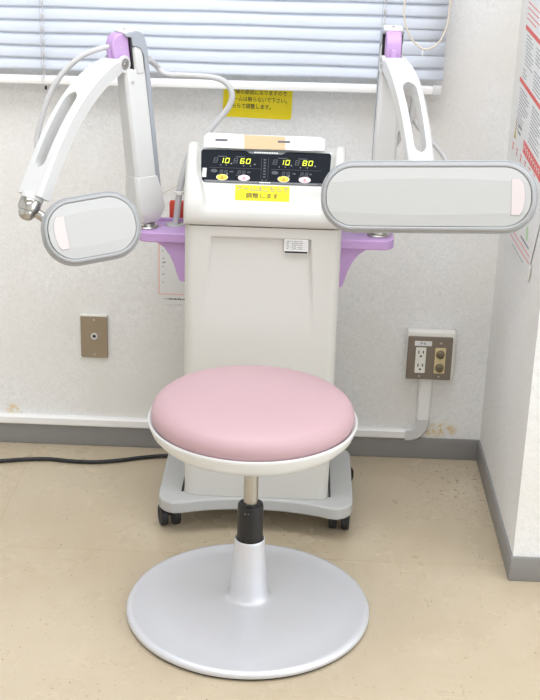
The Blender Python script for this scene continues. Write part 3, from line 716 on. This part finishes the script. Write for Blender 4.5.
    for ins_, nz in ((.035, -.046), (.020, -.044), (.010, -.038), (.004, -.030), (.0008, -.022), (0, -.016), (.0005, -.0115), (.0022, -.0095), (.0034, -.0100), (.0042, -.0085), (.0055, -.004), (.0075, -.0008), (.0105, 0), (.0128, -.0012), (.0135, -.0035), (.0135, -.008)):
        rows.append([bm.verts.new(Fp @ Vector((x, y, nz))) for x, y in stad(ins_)])
    for a, b in zip(rows, rows[1:]):
        for i in range(len(a)): bm.faces.new([a[i], a[(i+1) % len(a)], b[(i+1) % len(a)], b[i]])
    bm.faces.new(rows[0]); bm.faces.new(rows[-1])
    pad = obj('treatment_pad', bm, PADG, mc, smooth=40)
    # front plate with shallow facets above and below
    hw_, hh_ = PW/2-.0140, PH/2-.0140; bm = B(); cols = []
    rr = hh_*.93; NC = 60
    for i in range(NC+1):
        th_ = math.pi*i/NC; x = -hw_*math.cos(th_); xx = abs(x)-(hw_-rr)
        hv = (hh_-rr)+(math.sqrt(max(0, rr*rr-xx*xx)) if xx > 0 else rr)
        v0 = (.62 - .25*(x/hw_)**2*0 + .0)*hh_*(1-.22*(x/hw_)**2)
        col_ = []
        def ht(y): 
            e_ = max(0, abs(y)-v0); return .0018-.11*e_
        vv = sorted([-hv, -min(hv, v0+.0005), -min(hv*.999, v0), 0, min(hv*.999, v0), min(hv, v0+.0005), hv]) if hv > .003 else [hv*k/3 for k in range(-3, 4)]
        for y in vv: col_.append(bm.verts.new(Fp @ Vector((x, y, ht(y)))))
        cols.append(col_)
    for a, b in zip(cols, cols[1:]):
        for j in range(len(a)-1): bm.faces.new([a[j], a[j+1], b[j+1], b[j]])
    bot = [bm.verts.new(v.co-n3*.009) for c_ in cols for v in (c_[0],)]; top = [bm.verts.new(v.co-n3*.009) for c_ in cols for v in (c_[-1],)]
    for i in range(NC):
        bm.faces.new([cols[i][0], cols[i+1][0], bot[i+1], bot[i]]); bm.faces.new([cols[i][-1], cols[i+1][-1], top[i+1], top[i]])
    bmesh.ops.remove_doubles(bm, verts=bm.verts, dist=.00005)
    obj('pad_front', bm, PADW, pad, smooth=3)
    ws = win_side; x0 = ws*(PW/2-.0505); x1 = ws*(PW/2-.0255)
    wp = [(x0, -.034), (x0+ws*.016, -.034), (x0+ws*.022, -.024), (x1, -.008), (x1, .008), (x0+ws*.022, .024), (x0+ws*.016, .034), (x0, .034)]
    bm = B(); prism(bm, [(x+ws*(-.001 if abs(x-x0) < .001 else .001), y*1.03) for x, y in wp], .0002, .0021, Fp); obj('window_rim', bm, PADG, pad, bevel=.0006)
    bm = B(); prism(bm, wp, .0004, .0025, Fp); obj('pink_window', bm, PINKL, pad, bevel=.0006)
    return S
arm_set(-1, -.268, .475, -.092, (-.80, -.60), (.250, -.227), (-.348, .200, .772), (.30, -1, .40), .13, .208, .143, -1, .362, (-.545, -.84), 1.022, .041)
arm_set(1, .258, .475, .012, (.04, -1), (.29, -.19), (.322, .060, .898), (-.17, -1, .27), .073, .418, .140, 1, .346, (.195, -.98), 1.072, .045)
# hoses
bm = B(); tube(bm, [(-.318, .45, 1.102), (-.343, .45, 1.105), (-.375, .445, 1.097), (-.408, .44, 1.081), (-.446, .43, 1.045), (-.472, .42, 1.0), (-.488, .41, .952), (-.498, .40, .905), (-.49, .39, .86)], .0062, 14, 8); obj('arm_hose', bm, HOSE, mc)
bm = B(); tube(bm, [(-.265, .50, 1.075), (-.272, .55, 1.066), (-.259, .60, 1.044), (-.24, .60, 1.027), (-.195, .60, 1.025), (-.149, .60, 1.024), (-.115, .60, 1.019), (-.094, .60, 1.004), (-.086, .60, .98), (-.095, .60, .954), (-.113, .60, .93), (-.136, .60, .899), (-.14, .60, .87)], .0068, 14, 8); obj('console_hose', bm, HOSE, mc)
bm = B(); tube(bm, [(.300, .47, 1.06), (.318, .50, 1.02), (.317, .50, .965), (.305, .50, .946), (.291, .50, .914), (.275, .50, .882), (.263, .50, .85), (.24, .51, .80), (.22, .52, .74), (.21, .52, .70)], .0065, 14, 8); obj('arm_hose', bm, HOSE, mc)
bm = B(); tube(bm, [(.31, .52, .975), (.339, .51, .939), (.367, .50, .913), (.40, .47, .875), (.40, .40, .83), (.37, .30, .82)], .0055, 12, 8); obj('arm_hose', bm, HOSE, mc)
bm = B(); tube(bm, [(-.206, .50, .700), (-.203, .50, .72), (-.199, .50, .759), (-.194, .505, .794), (-.186, .515, .829), (-.175, .53, .865), (-.165, .54, .885)], .0075, 14, 8); obj('console_hose', bm, HOSE, mc)
bm = B(); lathe(bm, [(.0085, 0), (.011, .001), (.011, .008), (.0085, .009)], 20, Matrix.Translation((-.197, .501, .772))); obj('hose_clamp', bm, SOCK, mc)
bm = B(); lathe(bm, [(0, 0), (.022, 0), (.021, .003), (.008, .004), (0, .004)], 28, Matrix.Translation((-.207, .50, .6995))); obj('hose_grommet', bm, BASEG, mc)
bm = B(); tube(bm, [(-.243, .50, .768), (-.225, .503, .778), (-.20, .508, .792), (-.17, .53, .806)], .0014, 8, 6); obj('thin_cord', bm, CORDW, mc)
bm = B(); box(bm, (-.226, .5565, .690), (-.186, .5720, .741), .005)
rb = setp(obj('red_box', bm, RED, origin=(-.206, .565, .69)), 'small red box behind the white hose at the left side of the console', 'box')
# ------------------------------------------------------------------ stool
st = empty('round_stool', (0, 0, 0), 'round pink padded stool on a silver disc base in front of the machine', 'stool')
bm = B(); lathe(bm, [(0, 0), (.252, 0), (.2545, .003), (.2545, .006)], 128); obj('base_gasket', bm, RUBBER, st)
bm = B(); lathe(bm, [(.2535, .004), (.257, .006), (.2572, .012), (.255, .0165), (.250, .019), (.244, .0195), (.2425, .019), (.20, .0225), (.15, .0265), (.10, .0305), (.060, .034), (.052, .0350), (.0455, .0375), (.0412, .044), (.0392, .056), (.0365, .09), (.0335, .13), (.0318, .168), (.0316, .1735), (.0300, .1755), (.0280, .1745), (.0275, .168), (.0275, .10), (0, .10)], 128); obj('disc_base', bm, SILVER, st, smooth=60)
bm = B(); lathe(bm, [(.0268, .10), (.0268, .250), (.0255, .2545), (.021, .2555), (.0195, .2535), (.0155, .2535), (0, .253)], 48); sl = obj('black_sleeve', bm, BLACK, st)
bm = B()
for x in (-.010, -.003): lathe(bm, [(0, .0006), (.0013, .0004), (.0015, 0)], 8, frame((x, -.0262, .243), (1, 0, 0), (0, 0, 1), (0, -1, 0)))
obj('white_marks', bm, INKL, sl)
bm = B(); lathe(bm, [(0, .25), (.0148, .25), (.0148, .41), (0, .41)], 40); obj('steel_rod', bm, STEEL, st)
bm = B(); lathe(bm, [(0, .400), (.04, .400), (.09, .400), (.135, .402), (.165, .404), (.188, .411), (.2025, .426), (.2093, .443), (.2102, .4485), (.2085, .4505), (.2055, .4495), (.200, .443), (.15, .438), (0, .438)], 128); obj('seat_shell', bm, SHELL, st, smooth=60)
bm = B(); lathe(bm, [(0, .4385), (.15, .4385), (.196, .4425), (.2005, .446), (.2028, .453), (.2032, .461), (.2012, .470), (.1955, .479), (.186, .4865), (.172, .492), (.145, .4965), (.10, .4990), (.05, .5), (0, .5002)], 128); obj('seat_cushion', bm, PINK, st, smooth=60)
